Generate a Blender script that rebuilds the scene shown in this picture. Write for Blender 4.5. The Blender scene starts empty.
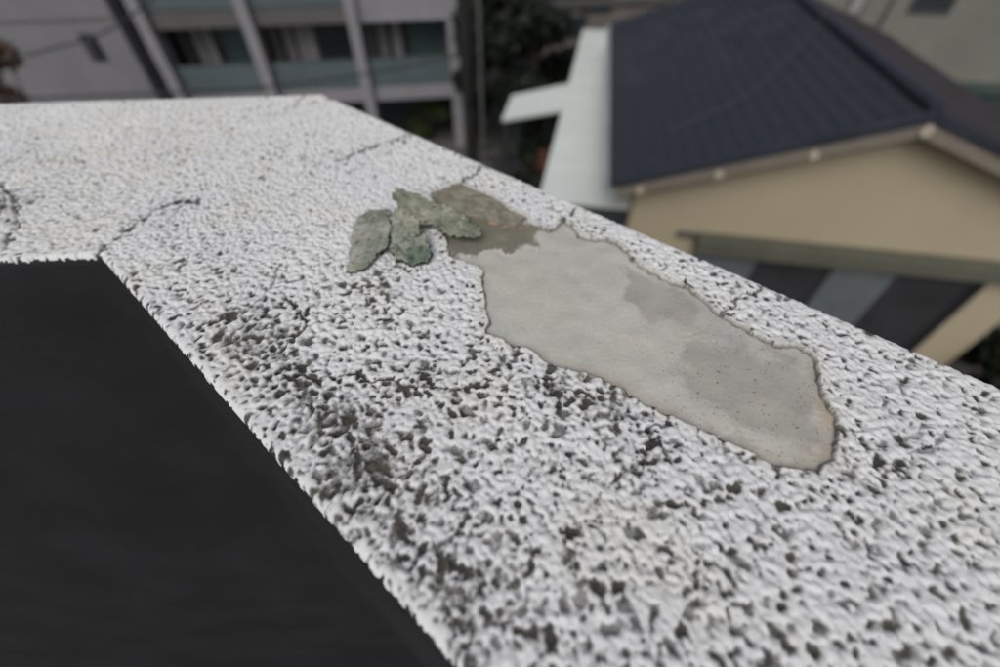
import bpy, math, random
import numpy as np
from mathutils import Vector
random.seed(7); rng = np.random.default_rng(7)
S = bpy.context.scene
C = bpy.data.collections.new('place'); S.collection.children.link(C)

# ------------------------------------------------------------------ camera, sky, sun, exposure
H = 0.19                                   # lens above the coping (z = 0)
FPX = 435.0; PITCH = math.atan(FPX / 387.0)
cam = bpy.data.cameras.new('camera'); co = bpy.data.objects.new('camera', cam); C.objects.link(co)
co.location = (0, 0, H); co.rotation_euler = (math.pi / 2 - PITCH, 0, 0)
cam.sensor_width = 36; cam.lens = 36 * FPX / 1000; cam.clip_start = 0.01; cam.clip_end = 600
cam.dof.use_dof = True; cam.dof.focus_distance = 0.232; cam.dof.aperture_fstop = 3.0
S.camera = co
SUN_EL, SUN_AZ = math.radians(46), math.radians(200)     # azimuth from +Y, clockwise
w = bpy.data.worlds.new('World'); S.world = w; w.use_nodes = True
nt = w.node_tree; bg = nt.nodes['Background']
sky = nt.nodes.new('ShaderNodeTexSky'); sky.sky_type = 'NISHITA'; sky.sun_disc = False
sky.sun_elevation = SUN_EL; sky.sun_rotation = SUN_AZ; sky.dust_density = 4.0; sky.air_density = 1.0
hs = nt.nodes.new('ShaderNodeHueSaturation'); hs.inputs['Saturation'].default_value = 0.22
nt.links.new(sky.outputs[0], hs.inputs['Color']); nt.links.new(hs.outputs[0], bg.inputs[0])
bg.inputs[1].default_value = 0.115
sl = bpy.data.lights.new('sun', 'SUN'); sl.energy = 0.9; sl.angle = math.radians(40); sl.color = (1, .97, .93)
so = bpy.data.objects.new('sun', sl); C.objects.link(so)
sd = Vector((math.sin(SUN_AZ) * math.cos(SUN_EL), math.cos(SUN_AZ) * math.cos(SUN_EL), math.sin(SUN_EL)))
so.rotation_euler = sd.to_track_quat('Z', 'Y').to_euler()
vs = S.view_settings; vs.view_transform = 'Standard'; vs.look = 'None'; vs.gamma = 1; vs.use_curve_mapping = False
vs.exposure = 0.06

# ------------------------------------------------------------------ surveying helpers
FW = np.array([0, math.cos(PITCH), -math.sin(PITCH)]); UP = np.array([0, math.sin(PITCH), math.cos(PITCH)]); RT = np.array([1., 0, 0])
EYE = np.array([0, 0, H])
def ray(x, y): return FW * FPX + RT * (x - 500) - UP * (y - 333.5)
def flat(x, y, z=0.0):
    r = ray(x, y); return EYE + r * ((z - H) / r[2])
def onto(x, y, P, n):
    r = ray(x, y); return EYE + r * (((np.array(P) - EYE) @ n) / (r @ n))

# ------------------------------------------------------------------ object helpers
def tag(o, label=None, cat=None, group=None, kind=None):
    if label: o['label'] = label
    if cat: o['category'] = cat
    if group: o['group'] = group
    if kind: o['kind'] = kind
    return o
def thing(name, label, cat, loc=(0, 0, 0), group=None):
    o = bpy.data.objects.new(name, None); C.objects.link(o); o.location = Vector([float(a) for a in loc]); o.empty_display_size = .2
    return tag(o, label, cat, group)
def link(name, me, m, parent=None, loc=None):
    o = bpy.data.objects.new(name, me); C.objects.link(o)
    if m and not me.materials: me.materials.append(m)
    if parent:
        o.parent = parent
        if loc is None: o.matrix_parent_inverse = parent.matrix_basis.inverted()
    if loc is not None: o.location = loc
    return o
class MB:
    def __init__(s): s.v = []; s.f = []
    def add(s, vs_, fs):
        b = len(s.v); s.v += [tuple(float(c) for c in p) for p in vs_]; s.f += [tuple(b + i for i in f) for f in fs]; return s
    def prism(s, pts, off):
        """closed prism: polygon pts moved by off"""
        pts = [np.array(p, float) for p in pts]; off = np.array(off, float); n = len(pts)
        return s.add(pts + [p + off for p in pts],
                     [tuple(range(n))[::-1], tuple(range(n, 2 * n))] + [(i, (i + 1) % n, n + (i + 1) % n, n + i) for i in range(n)])
    def box(s, o, a, b, c):
        """box from corner o along vectors a, b, c"""
        o, a, b, c = (np.array(q, float) for q in (o, a, b, c))
        return s.prism([o, o + a, o + a + b, o + b], c)
    def tube(s, pts, r, n=8):
        pts = [np.array(p, float) for p in pts]; rs = r if hasattr(r, '__len__') else [r] * len(pts); b = []
        for i, p in enumerate(pts):
            d = pts[min(i + 1, len(pts) - 1)] - pts[max(i - 1, 0)]; d /= np.linalg.norm(d)
            u = np.cross(d, [0, 0, 1.]); u = np.array([1., 0, 0]) if np.linalg.norm(u) < 1e-3 else u / np.linalg.norm(u); q = np.cross(d, u)
            b += [p + rs[i] * (math.cos(2 * math.pi * k / n) * u + math.sin(2 * math.pi * k / n) * q) for k in range(n)]
        fs = [(i * n + k, i * n + (k + 1) % n, (i + 1) * n + (k + 1) % n, (i + 1) * n + k) for i in range(len(pts) - 1) for k in range(n)]
        fs += [tuple(range(n))[::-1], tuple((len(pts) - 1) * n + k for k in range(n))]
        return s.add(b, fs)
    def build(s, name, m, parent=None, bevel=0):
        me = bpy.data.meshes.new(name); me.from_pydata(s.v, [], s.f); me.validate()
        import bmesh
        bm = bmesh.new(); bm.from_mesh(me); bmesh.ops.recalc_face_normals(bm, faces=bm.faces)
        if bevel: bmesh.ops.bevel(bm, geom=list(bm.edges), offset=bevel, segments=2, profile=.6, affect='EDGES')
        bm.to_mesh(me); bm.free()
        return link(name, me, m, parent)

# ------------------------------------------------------------------ materials
def mat(name, col, rough=.8, var=.15, scale=2.0, bump=.1, col2=None, metal=0, stretch=(1, 1, 1), spec=.3, bscale=None):
    m = bpy.data.materials.new(name); m.use_nodes = True; n = m.node_tree.nodes; L = m.node_tree.links
    b = n['Principled BSDF']; b.inputs['Roughness'].default_value = rough; b.inputs['Metallic'].default_value = metal
    b.inputs['Specular IOR Level'].default_value = spec
    tc = n.new('ShaderNodeTexCoord'); mp = n.new('ShaderNodeMapping'); mp.inputs['Scale'].default_value = stretch
    L.new(tc.outputs['Object'], mp.inputs[0])
    no = n.new('ShaderNodeTexNoise'); no.inputs['Scale'].default_value = scale; no.inputs['Detail'].default_value = 7; no.inputs['Roughness'].default_value = .62
    L.new(mp.outputs[0], no.inputs['Vector'])
    r = n.new('ShaderNodeValToRGB'); L.new(no.outputs[0], r.inputs[0])
    c2 = col2 or tuple(c * (1 - var * 1.6) for c in col)
    r.color_ramp.elements[0].position = .3; r.color_ramp.elements[0].color = (*c2, 1)
    r.color_ramp.elements[1].position = .7; r.color_ramp.elements[1].color = (*[min(1, c * (1 + var * .6)) for c in col], 1)
    L.new(r.outputs[0], b.inputs['Base Color'])
    if bump:
        nb = n.new('ShaderNodeTexNoise'); nb.inputs['Scale'].default_value = bscale or scale * 6; nb.inputs['Detail'].default_value = 6
        L.new(mp.outputs[0], nb.inputs['Vector'])
        bp = n.new('ShaderNodeBump'); bp.inputs['Strength'].default_value = bump; bp.inputs['Distance'].default_value = .3 / (bscale or scale * 6)
        L.new(nb.outputs[0], bp.inputs['Height']); L.new(bp.outputs[0], b.inputs['Normal'])
    return m
def glass(name, col, rough=.08, alpha=1.0, spec=.6):
    m = mat(name, col, rough, .12, .8, .0, spec=spec); return m

def attr_mat(name, build):
    m = bpy.data.materials.new(name); m.use_nodes = True; build(m.node_tree, m.node_tree.nodes['Principled BSDF']); return m
def nd(t, kind, **kw):
    x = t.nodes.new(kind)
    for k, v in kw.items(): setattr(x, k, v)
    return x
def mixc(t, fac, a, b, mode='MIX'):
    x = nd(t, 'ShaderNodeMix', data_type='RGBA', blend_type=mode)
    for s, v in ((0, fac), (6, a), (7, b)):
        if isinstance(v, (int, float)): x.inputs[s].default_value = v
        elif isinstance(v, tuple): x.inputs[s].default_value = (*v, 1)
        else: t.links.new(v, x.inputs[s])
    return x.outputs[2]
def noise(t, scale, detail=6, rough=.6, vec=None):
    x = nd(t, 'ShaderNodeTexNoise'); x.inputs['Scale'].default_value = scale; x.inputs['Detail'].default_value = detail; x.inputs['Roughness'].default_value = rough
    if vec is None:
        tc = nd(t, 'ShaderNodeTexCoord'); vec = tc.outputs['Object']
    t.links.new(vec, x.inputs['Vector']); return x.outputs[0]
def ramp(t, v, lo, hi, a=0., b=1.):
    x = nd(t, 'ShaderNodeMapRange', clamp=True); x.inputs[1].default_value = lo; x.inputs[2].default_value = hi; x.inputs[3].default_value = a; x.inputs[4].default_value = b
    t.links.new(v, x.inputs[0]); return x.outputs[0]
def att(t, name):
    x = nd(t, 'ShaderNodeAttribute'); x.attribute_name = name; return x.outputs['Fac']
def bump(t, b, h, strength, dist):
    x = nd(t, 'ShaderNodeBump'); x.inputs['Strength'].default_value = strength; x.inputs['Distance'].default_value = dist
    t.links.new(h, x.inputs['Height']); t.links.new(x.outputs[0], b.inputs['Normal'])

def _stucco(t, b):
    b.inputs['Roughness'].default_value = .72; b.inputs['Specular IOR Level'].default_value = .25
    soft = noise(t, 14, 4); fine = noise(t, 900, 5, .7); mid = noise(t, 160, 5, .65)
    c = mixc(t, ramp(t, soft, .35, .65), (.57, .572, .588), (.63, .63, .632))
    c = mixc(t, ramp(t, mid, .5, .72, 0, .10), c, (.50, .49, .47))
    st = att(t, 'stain'); c = mixc(t, st, c, (.50, .48, .36))
    g = nd(t, 'ShaderNodeMath', operation='ADD'); t.links.new(att(t, 'grime'), g.inputs[0]); t.links.new(ramp(t, fine, .3, .7, -.06, .06), g.inputs[1])
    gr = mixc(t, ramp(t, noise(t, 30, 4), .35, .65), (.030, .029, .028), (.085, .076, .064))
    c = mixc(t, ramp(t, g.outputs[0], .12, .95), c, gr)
    c = mixc(t, ramp(t, att(t, 'paint'), .4, .6), c, (.020, .020, .023))
    t.links.new(c, b.inputs['Base Color'])
    bump(t, b, fine, .2, .0005)
def _mortar(t, b):
    b.inputs['Roughness'].default_value = .8; b.inputs['Specular IOR Level'].default_value = .2
    n1 = noise(t, 18, 5, .6); n2 = noise(t, 55, 6, .65); n3 = noise(t, 420, 4, .7); n4 = noise(t, 520, 3, .6)
    n0 = noise(t, 7, 4, .55)
    c = mixc(t, ramp(t, n1, .35, .65), (.40, .40, .375), (.48, .475, .445)); c = mixc(t, ramp(t, n0, .42, .62, 0, .6), c, (.50, .48, .42)); c = mixc(t, ramp(t, noise(t, 90, 8, .75), .5, .7, 0, .35), c, (.30, .29, .265)); c = mixc(t, ramp(t, noise(t, 60, 2, .8), .62, .66, 0, .3), c, (.52, .51, .48))
    c = mixc(t, ramp(t, att(t, 'grey'), .35, .65, 0, .9), c, mixc(t, ramp(t, n2, .3, .7), (.285, .27, .25), (.375, .352, .32)))
    c = mixc(t, ramp(t, att(t, 'green'), .3, .9), c, mixc(t, ramp(t, n2, .35, .65), (.19, .185, .145), (.105, .095, .07)))
    c = mixc(t, ramp(t, n2, .5, .75, 0, .35), c, (.33, .32, .30))
    c = mixc(t, ramp(t, att(t, 'rust'), .2, 1., 0, .75), c, (.36, .25, .15))
    sp = nd(t, 'ShaderNodeMath', operation='MULTIPLY'); t.links.new(ramp(t, n4, .63, .68), sp.inputs[0]); t.links.new(att(t, 'speck'), sp.inputs[1])
    c = mixc(t, sp.outputs[0], c, (.11, .07, .045))
    c = mixc(t, ramp(t, n3, .3, .7, 0, .25), c, (.3, .28, .25))
    c = mixc(t, ramp(t, att(t, 'rim'), .15, 1., 0, .85), c, (.12, .085, .055))  # brown edge stain and the lip's shadow line, both in the colour
    t.links.new(c, b.inputs['Base Color']); bump(t, b, n3, .3, .0006)
def _layer(t, b):
    b.inputs['Roughness'].default_value = .75
    n1 = noise(t, 45, 6, .65); n2 = noise(t, 160, 6, .7); n3 = noise(t, 700, 4, .7)
    c = mixc(t, ramp(t, n1, .38, .62), (.17, .135, .09), (.25, .235, .20))
    c = mixc(t, ramp(t, n2, .45, .62), c, (.15, .145, .105)); c = mixc(t, ramp(t, att(t, 'lvl'), 0, 1, 0, .55), c, (.27, .26, .22)); c = mixc(t, ramp(t, att(t, 'edge'), .3, 1, 0, .7), c, (.10, .08, .055))
    c = mixc(t, ramp(t, att(t, 'rust'), .2, .9), c, (.38, .24, .11))
    t.links.new(c, b.inputs['Base Color']); bump(t, b, n2, .5, .002)
def flake_mat(name, light, green, dark):
    def f(t, b):
        b.inputs['Roughness'].default_value = .8
        n1 = noise(t, 55, 6, .68); n2 = noise(t, 190, 6, .7); n3 = noise(t, 900, 3, .7)
        c = mixc(t, ramp(t, n1, .40, .60), light, green)
        c = mixc(t, ramp(t, n2, .53, .66), c, dark)
        c = mixc(t, ramp(t, noise(t, 75, 7, .75), .60, .64, 0, .6), c, (.42, .41, .36))
        c = mixc(t, ramp(t, att(t, 'side'), .3, .9), c, tuple(q * .4 for q in green))  # sides and undersides: edge dirt plus shade under the flake, put into the colour
        t.links.new(c, b.inputs['Base Color']); bump(t, b, n2, .6, .0022)
    return attr_mat(name, f)
M = dict(
    stucco=attr_mat('sprayed_white_coating', _stucco), mortar=attr_mat('bare_mortar', _mortar), layer=attr_mat('stained_undercoat', _layer),
    inner=mat('dark_waterproof_paint', (.020, .020, .022), .8, .2, 6, .25, bscale=90, spec=.15),
    outer=mat('outer_white_stucco', (.55, .55, .55), .8, .15, 2, .8, bscale=90),
    terrace=mat('dark_roof_membrane', (.02, .02, .021), .8, .3, 4, .3, bscale=120),
    asphalt=mat('asphalt', (.05, .05, .052), .9, .3, 1.2, .4, bscale=60),
    soil=mat('ground_concrete', (.055, .053, .05), .9, .3, .5, .3, bscale=20),
    grey=mat('grey_rendered_wall', (.172, .169, .180), .8, .08, .7, .1),
    shade=mat('dark_grey_shade', (.035, .045, .05), .7, .2, .8, .1),  # dark grey; in the gap by the fins it stands in for shade
    fin=mat('pale_concrete', (.225, .22, .234), .8, .08, 1.2, .1),
    slab=mat('concrete_slab_edge', (.10, .097, .097), .8, .1, 1, .1),
    recess=mat('balcony_back_wall', (.15, .145, .135), .8, .15, 1, .1),
    teal=glass('teal_glass', (.092, .118, .128), .25), pane=glass('dark_window_glass', (.03, .035, .04), .1),
    paneteal=glass('green_tinted_glass', (.06, .09, .09), .15),
    curtain=mat('curtain_cloth', (.27, .255, .255), .9, .1, 3, .1), frame=mat('window_frame_metal', (.07, .07, .075), .4, .1, 3, 0),
    tile=mat('blue_black_roof_tile', (.031, .035, .047), .75, .22, 1.4, .15, spec=.15, bscale=40),
    ridge=mat('ridge_tile', (.034, .038, .055), .7, .2, 2, .1, spec=.2), brown=mat('brown_roof_tile', (.043, .037, .042), .75, .2, 2, .1, spec=.15),
    beige=mat('beige_render', (.355, .308, .212), .85, .05, .9, .25, col2=(.345, .29, .205), bscale=50),
    barge=mat('cream_barge_board', (.18, .158, .128), .6, .1, 3, .1), knob=mat('purlin_end_cream', (.42, .37, .30), .5, .1, 3, 0),
    olive=mat('olive_painted_metal', (.10, .10, .078), .5, .1, 1.5, .05), shutter=mat('grey_shutter', (.12, .135, .14), .4, .12, 2, .05),
    darkpanel=mat('dark_panel', (.035, .034, .037), .5, .2, 2, .05),
    whitemetal=mat('white_sheet_metal', (.60, .64, .62), .45, .05, .8, .05), pale=mat('pale_gutter', (.30, .33, .34), .4, .1, 3, 0),
    pink=mat('pinkish_render', (.17, .15, .142), .85, .12, .8, .1), stone=mat('warm_grey_render', (.165, .165, .145), .85, .1, .5, .15, col2=(.14, .14, .122)),
    lightwall=mat('light_grey_render', (.18, .18, .178), .85, .08, .6, .1), greenmetal=mat('green_grey_gutter', (.05, .07, .066), .4, .1, 2, 0),
    concrete=mat('pole_concrete', (.016, .016, .017), .8, .2, 3, .2), steel=mat('galvanised_pole', (.09, .09, .095), .5, .1, 3, .05),
    cable=mat('black_cable', (.03, .03, .034), .6, .05, 3, 0), cablelight=mat('grey_cable', (.062, .064, .072), .6, .05, 3, 0),
    bark=mat('bark', (.05, .038, .028), .95, .3, 8, .5), leafd=mat('dark_leaves', (.014, .020, .011), .6, .4, 5, .1), leafg=mat('green_leaves', (.045, .07, .022), .6, .4, 5, .1),
    leafb=mat('russet_leaves', (.11, .065, .042), .7, .4, 4, .1, col2=(.05, .036, .026)), flower=mat('pale_flowers', (.45, .42, .47), .7, .2, 4, 0),
    redbrick=mat('red_brown_board', (.12, .045, .03), .8, .2, 4, .1),
)

# ------------------------------------------------------------------ the parapet
# numpy noise tiles, 1.024 m square
N = 2048; TS = 1.024
kx = np.fft.fftfreq(N, TS / N)[:, None]; ky = np.fft.rfftfreq(N, TS / N)[None, :]; KK = np.sqrt(kx ** 2 + ky ** 2)
def band(wl, width=.35):
    z = np.fft.irfft2(np.fft.rfft2(rng.standard_normal((N, N))) * np.exp(-(np.log(np.maximum(KK, 1e-6) * wl) / width) ** 2) / np.maximum(KK, 1) ** .5, s=(N, N))
    return ((z - z.mean()) / z.std()).astype(np.float32)
def splat(cell, smin, smax, keepp=1.0):
    n = int(round(TS / cell)); px_ = TS / N; out = np.zeros((N, N), np.float32); w_ = int(4.2 * smax / px_)
    gi = np.arange(-w_, w_ + 1); GX, GY = np.meshgrid(gi, gi, indexing='ij')
    for i in range(n):
        for j in range(n):
            if rng.random() > keepp: continue
            cx, cy = ((i + rng.uniform(-.38, .38)) * N / n, (j + rng.uniform(-.38, .38)) * N / n)
            s1 = rng.uniform(smin, smax) / px_; s2, th, am = s1 * rng.uniform(.65, 1.35), rng.uniform(0, math.pi), .25 + .75 * rng.beta(1.4, 1.1)
            ci, cj = int(cx), int(cy); dx, dy = GX - (cx - ci), GY - (cy - cj)
            a = dx * math.cos(th) + dy * math.sin(th); b = -dx * math.sin(th) + dy * math.cos(th)
            e = am * np.exp(-.5 * ((a / s1) ** 2 + (b / s2) ** 2))
            I = (ci + gi) % N; J = (cj + gi) % N
            out[np.ix_(I, J)] += e.astype(np.float32)
    return out
T_holesL = splat(.0064, .0009, .0016, .99); T_holesS = splat(.0047, .00065, .0011, .95)
T_holes = splat(.0060, .0008, .0015, .98); T_holes2 = splat(.0034, .0004, .0008, .7)
T_pit = band(.0085, .30); T_pit2 = band(.0042, .35); T_fine = band(.0019, .4); T_mid = band(.024, .5); T_big = band(.09, .5); T_w1 = band(.012, .6); T_w2 = band(.012, .6)
def samp(T, x, y):
    u = (np.asarray(x) / TS * N) % N; v = (np.asarray(y) / TS * N) % N
    i = np.floor(u).astype(int); j = np.floor(v).astype(int); a = u - i; b = v - j; i %= N; i2 = (i + 1) % N; j %= N; j2 = (j + 1) % N
    return T[i, j] * (1 - a) * (1 - b) + T[i2, j] * a * (1 - b) + T[i, j2] * (1 - a) * b + T[i2, j2] * a * b
def ss(x, a, b):
    q = np.clip((x - a) / (b - a), 0, 1); return q * q * (3 - 2 * q)
def px2(pts, z=0.0): return np.array([flat(x, y, z)[:2] for x, y in pts])
def segdist(x, y, P, closed=False):
    """distance to polyline, nearest point"""
    best = np.full(x.shape, 1e9); nx = np.zeros_like(best); ny = np.zeros_like(best); n = len(P)
    for i in range(n if closed else n - 1):
        a = P[i]; d = P[(i + 1) % n] - a; tt = np.clip(((x - a[0]) * d[0] + (y - a[1]) * d[1]) / (d @ d + 1e-12), 0, 1)
        qx = a[0] + tt * d[0]; qy = a[1] + tt * d[1]; r = np.hypot(x - qx, y - qy); k = r < best
        best[k] = r[k]; nx[k] = qx[k]; ny[k] = qy[k]
    return best, nx, ny
def inside(x, y, P):
    c = np.zeros(x.shape, bool); n = len(P)
    for i in range(n):
        a, b = P[i], P[(i + 1) % n]; k = ((a[1] > y) != (b[1] > y)); den = b[1] - a[1] if b[1] != a[1] else 1e-12
        c ^= k & (x < (b[0] - a[0]) * (y - a[1]) / den + a[0])
    return c
def rough_poly(P, amp, step=.0007, scale=1.0):
    out = []; n = len(P)
    for i in range(n):
        a, b = P[i], P[(i + 1) % n]; k = max(1, int(np.linalg.norm(b - a) / step))
        for j in range(k):
            q = a + (b - a) * j / k; d = (b - a) / (np.linalg.norm(b - a) + 1e-9); nn = np.array([-d[1], d[0]])
            out.append(q + nn * amp * float(samp(T_pit, q[0] * scale, q[1] * scale) * .6 + samp(T_mid, q[0] * scale, q[1] * scale) * .6 + samp(T_pit2, q[0], q[1]) * .35 + samp(T_fine, q[0], q[1]) * .3))
    return np.array(out)
def sdf(x, y, P, reach=.02):
    x = np.asarray(x, float); y = np.asarray(y, float); out = np.full(x.shape, reach); nx = x.copy(); ny = y.copy()
    lo = P.min(0) - reach; hi = P.max(0) + reach; k = (x > lo[0]) & (x < hi[0]) & (y > lo[1]) & (y < hi[1])
    if k.any():
        d, a, b = segdist(x[k], y[k], P, True); out[k] = np.where(inside(x[k], y[k], P), -d, d); nx[k] = a; ny[k] = b
    return out, nx, ny

patch_px = [(447,241),(450,256),(459,259),(477,265),(484,272),(481,283),(486,304),(489,322),(486,331),(498,337),(510,343),(525,346),(534,352),(543,360),(560,366),(579,372),(599,376),(618,387),(638,399),(661,413),(689,423),(716,434),(739,446),(759,456),(778,465),(802,469),(819,468),(833,458),(838,438),(838,415),(829,401),(821,387),(819,364),(813,352),(798,344),(778,344),(759,335),(739,323),(720,313),(708,302),(689,286),(669,280),(650,269),(634,259),(622,245),(611,239),(591,238),(579,235),(573,225),(564,220),(552,230),(540,226),(528,220),(525,215),(510,209),(498,199),(486,193),(459,182),(444,188),(430,193),(434,203),(446,213),(449,222),(444,232)]
PATCH = rough_poly(px2(patch_px), .0005)
layer_px = [(428,193),(444,186),(459,180),(486,191),(498,197),(512,208),(526,214),(521,221),(517,227),(500,226),(490,222),(478,218),(462,214),(452,212),(440,202)]
LAYER = rough_poly(px2(layer_px), .0010)
cracks = [
    ([(98,255),(103,246),(120,235),(135,222),(150,212),(165,205),(178,199),(188,199),(197,201)], .0024, 1.),
    ([(299,374),(323,380),(341,374),(362,375),(383,381),(407,385),(428,387),(464,387),(488,382)], .0010, .9),
    ([(281,292),(293,308),(305,325),(300,330),(290,341),(275,355)], .0013, .9),
    ([(305,325),(329,319),(356,315)], .0008, .6), ([(338,160),(364,149),(393,140),(416,132)], .0022, .9), ([(463,181),(474,173),(488,164)], .0016, .9),
    ([(293,108),(298,101),(303,94)], .0016, .5), ([(552,230),(564,220),(578,206)], .0009, .8), ([(715,320),(730,305),(745,295),(765,285),(774,289)], .0011, .7),
    ([(350,515),(371,501),(403,476),(425,457)], .0012, .7), ([(638,472),(645,450),(655,430),(668,412)], .0010, .7), ([(900,480),(925,452),(945,435),(930,428),(905,440)], .0010, .5),
    ([(150,262),(180,263),(200,256),(205,247)], .0010, .35), ([(0,182),(12,200),(18,222),(5,240)], .0016, .8), ([(205,322),(240,316),(275,280),(282,262)], .0009, .6),
    ([(235,175),(242,205),(255,220)], .0012, .3), ([(60,197),(90,196),(100,203)], .0012, .5), ([(700,600),(705,560),(690,530)], .0009, .4), ([(540,380),(575,392),(600,396)], .0008, .6)]
CR = [(px2(p), wd * .80, min(st * 1.1, .95)) for p, wd, st in cracks]
# places where grime has collected: centre, radius (pixels there), weight
blobs = [((255,340),34,.9),((290,375),34,.8),((225,320),26,.5),((330,410),36,.7),((372,455),36,.65),((405,515),44,.62),((445,585),46,.45),((350,480),34,.7),((480,640),60,.3),((275,300),26,.6),((420,375),40,.55),((490,365),22,.9),((545,385),34,.6),((610,400),30,.7),((648,440),20,.7),((640,470),18,.4),((600,500),60,.15),((560,600),70,.12),((6,205),24,1.1),((40,190),30,.4),((705,560),50,.12),((900,460),40,.15),((370,285),24,.6),((397,300),16,.5),((770,290),16,.6),((725,380),10,.2),((840,470),18,.4),((600,350),60,.1),((205,265),20,.4),((310,250),40,-.1),((130,110),60,-.35),((380,200),60,-.25),((850,380),60,-.15),((640,470),14,.3)]
BL = []
for (x, y), r, wt in blobs:
    c = flat(x, y)[:2]; a = flat(x + r, y)[:2]; BL.append((c, np.linalg.norm(a - c), wt))

hr = H
IC = np.array([-1.473, 1.275]) * hr
A1 = math.radians(-40.9); A2 = math.radians(180 + 4.4)
dR = np.array([math.cos(A1), math.sin(A1)]); dL = np.array([math.cos(A2), math.sin(A2)])
WID = 1.46 * hr
nR = np.array([-dR[1], dR[0]])            # across the right arm, towards the street
OC = IC + np.array([.398, 1.562]) * hr
MIT = (OC - IC) / WID                     # mitre vector per unit of width

def stucco_height(x, y):
    wx = x + .0007 * samp(T_w1, x, y); wy = y + .0007 * samp(T_w2, x, y)
    wl = ss(-y + .25 * x + .02 * samp(T_mid, x, y), -.14, .02); ws = ss(y + .02 * samp(T_mid, x, y), .20, .34)
    hole = samp(T_holes, wx, wy) * (1 - wl) * (1 - ws) + samp(T_holesL, wx, wy) * wl + samp(T_holesS, wx, wy) * ws * (1 - wl)
    hole = hole * 1.05 + .45 * samp(T_holes2, x, y) + .08 * samp(T_pit2, x, y) - .06 * samp(T_pit, x + .3, y) + .03 * samp(T_fine, x, y)
    relief = .34 * samp(T_pit, wx, wy) + .30 * samp(T_pit2, x + .2, y) + .15 * samp(T_mid, x, y)
    return hole, relief

def grid_mesh(name, X, Y, Z, keep=None, attrs=None, m=None, parent=None, smooth=True):
    a, b = X.shape; idx = np.arange(a * b).reshape(a, b)
    q = np.stack([idx[:-1, :-1], idx[1:, :-1], idx[1:, 1:], idx[:-1, 1:]], -1)
    if keep is not None: q = q[keep]
    return raw_mesh(name, np.stack([X, Y, Z], -1).reshape(-1, 3), q.reshape(-1, 4), {k: v.reshape(-1) for k, v in (attrs or {}).items()}, m, parent, smooth)
def raw_mesh(name, V, Q, attrs, m, parent, smooth=True):
    used = np.unique(Q); re = np.zeros(len(V), int); re[used] = np.arange(len(used)); V = V[used]; Q = re[Q]; k = Q.shape[1]
    me = bpy.data.meshes.new(name); me.vertices.add(len(V)); me.vertices.foreach_set('co', V.astype(np.float32).ravel())
    me.loops.add(Q.size); me.loops.foreach_set('vertex_index', Q.astype(np.int32).ravel())
    me.polygons.add(len(Q)); me.polygons.foreach_set('loop_start', np.arange(0, Q.size, k, dtype=np.int32)); me.polygons.foreach_set('loop_total', np.full(len(Q), k, np.int32))
    me.update(calc_edges=True)
    for nm, v in attrs.items():
        at = me.attributes.new(nm, 'FLOAT', 'POINT'); at.data.foreach_set('value', v[used].astype(np.float32))
    if smooth: me.polygons.foreach_set('use_smooth', np.ones(len(Q), bool))
    return link(name, me, m, parent)

par = thing('parapet_wall', 'white sprayed rooftop parapet bending at a corner, coating broken away on top', 'parapet', (IC[0], IC[1], -1.5))

# rows along the wall (negative: left arm) and the section across it
sL = np.concatenate([np.linspace(-4.2, -.9, 60), np.linspace(-.9, -.46, 160)[1:], np.arange(-.46, -.0001, .001)[1:]])
sR = np.concatenate([np.arange(0, .80, .00082), np.linspace(.80, 1.1, 150), np.linspace(1.1, 3.6, 70)[1:]])
s = np.concatenate([sL, sR]); RR = .005
sec = [(0, z) for z in (-.016, -.0145, -.013, -.0115, -.0095, -.007)]
sec += [(RR - RR * math.cos(t), -RR + RR * math.sin(t)) for t in np.linspace(0, math.pi / 2, 7)]
secn = [(-1, 0)] * 6 + [(-math.cos(t), math.sin(t)) for t in np.linspace(0, math.pi / 2, 7)]
us = np.arange(RR + .0008, WID - RR - .0004, .0008)
sec += [(u, 0) for u in us]; secn += [(0, 1)] * len(us)
sec += [(WID - RR + RR * math.sin(t), -RR + RR * math.cos(t)) for t in np.linspace(0, math.pi / 2, 7)] + [(WID, z) for z in (-.009, -.014, -.022, -.035, -.05, -.08, -.12)]
secn += [(math.sin(t), math.cos(t)) for t in np.linspace(0, math.pi / 2, 7)] + [(1, 0)] * 7
sec = np.array(sec); secn = np.array(secn)
def place(sv, U):
    """plan position for station sv and offset U from the inner edge"""
    return (IC[0] + MIT[0] * U + np.where(sv < 0, -sv * dL[0], sv * dR[0]), IC[1] + MIT[1] * U + np.where(sv < 0, -sv * dL[1], sv * dR[1]))
SV, U = np.meshgrid(s, sec[:, 0], indexing='ij'); Z0 = np.broadcast_to(sec[:, 1], SV.shape).copy()
X, Y = place(SV, U)
SX, SY = X + .7 * Z0, Y + .7 * Z0 * (U > WID / 2) - .5 * Z0 * (U < WID / 2)
hole, relief = stucco_height(SX, SY); n = .9 - 1.5 * hole
g = np.zeros_like(n)
for c, r, wt in BL: g += wt * np.exp(-((X - c[0]) ** 2 + (Y - c[1]) ** 2) / r ** 2)
big = samp(T_big, X, Y); g += .08 * big + .06 * samp(T_mid, X + .3, Y + .1)
edge_in = U
g += .10 * np.exp(-((U - .035) / .03) ** 2) * (SV > 0)
farfade = ss(np.where(SV < 0, -SV, 0), -.1, .25)
hgt = .00055 * relief - .0023 * np.tanh(1.3 * np.maximum(hole, -.2))
mod = .07 * samp(T_mid, X + .7, Y + .2)
gg = np.clip(g, -.5, .95)
near = ss(-Y, -.26, -.06)
pit = ss(hole, .19 - .10 * near - .5 * mod - .36 * gg, .78 - .16 * near - mod - .42 * gg)
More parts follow.
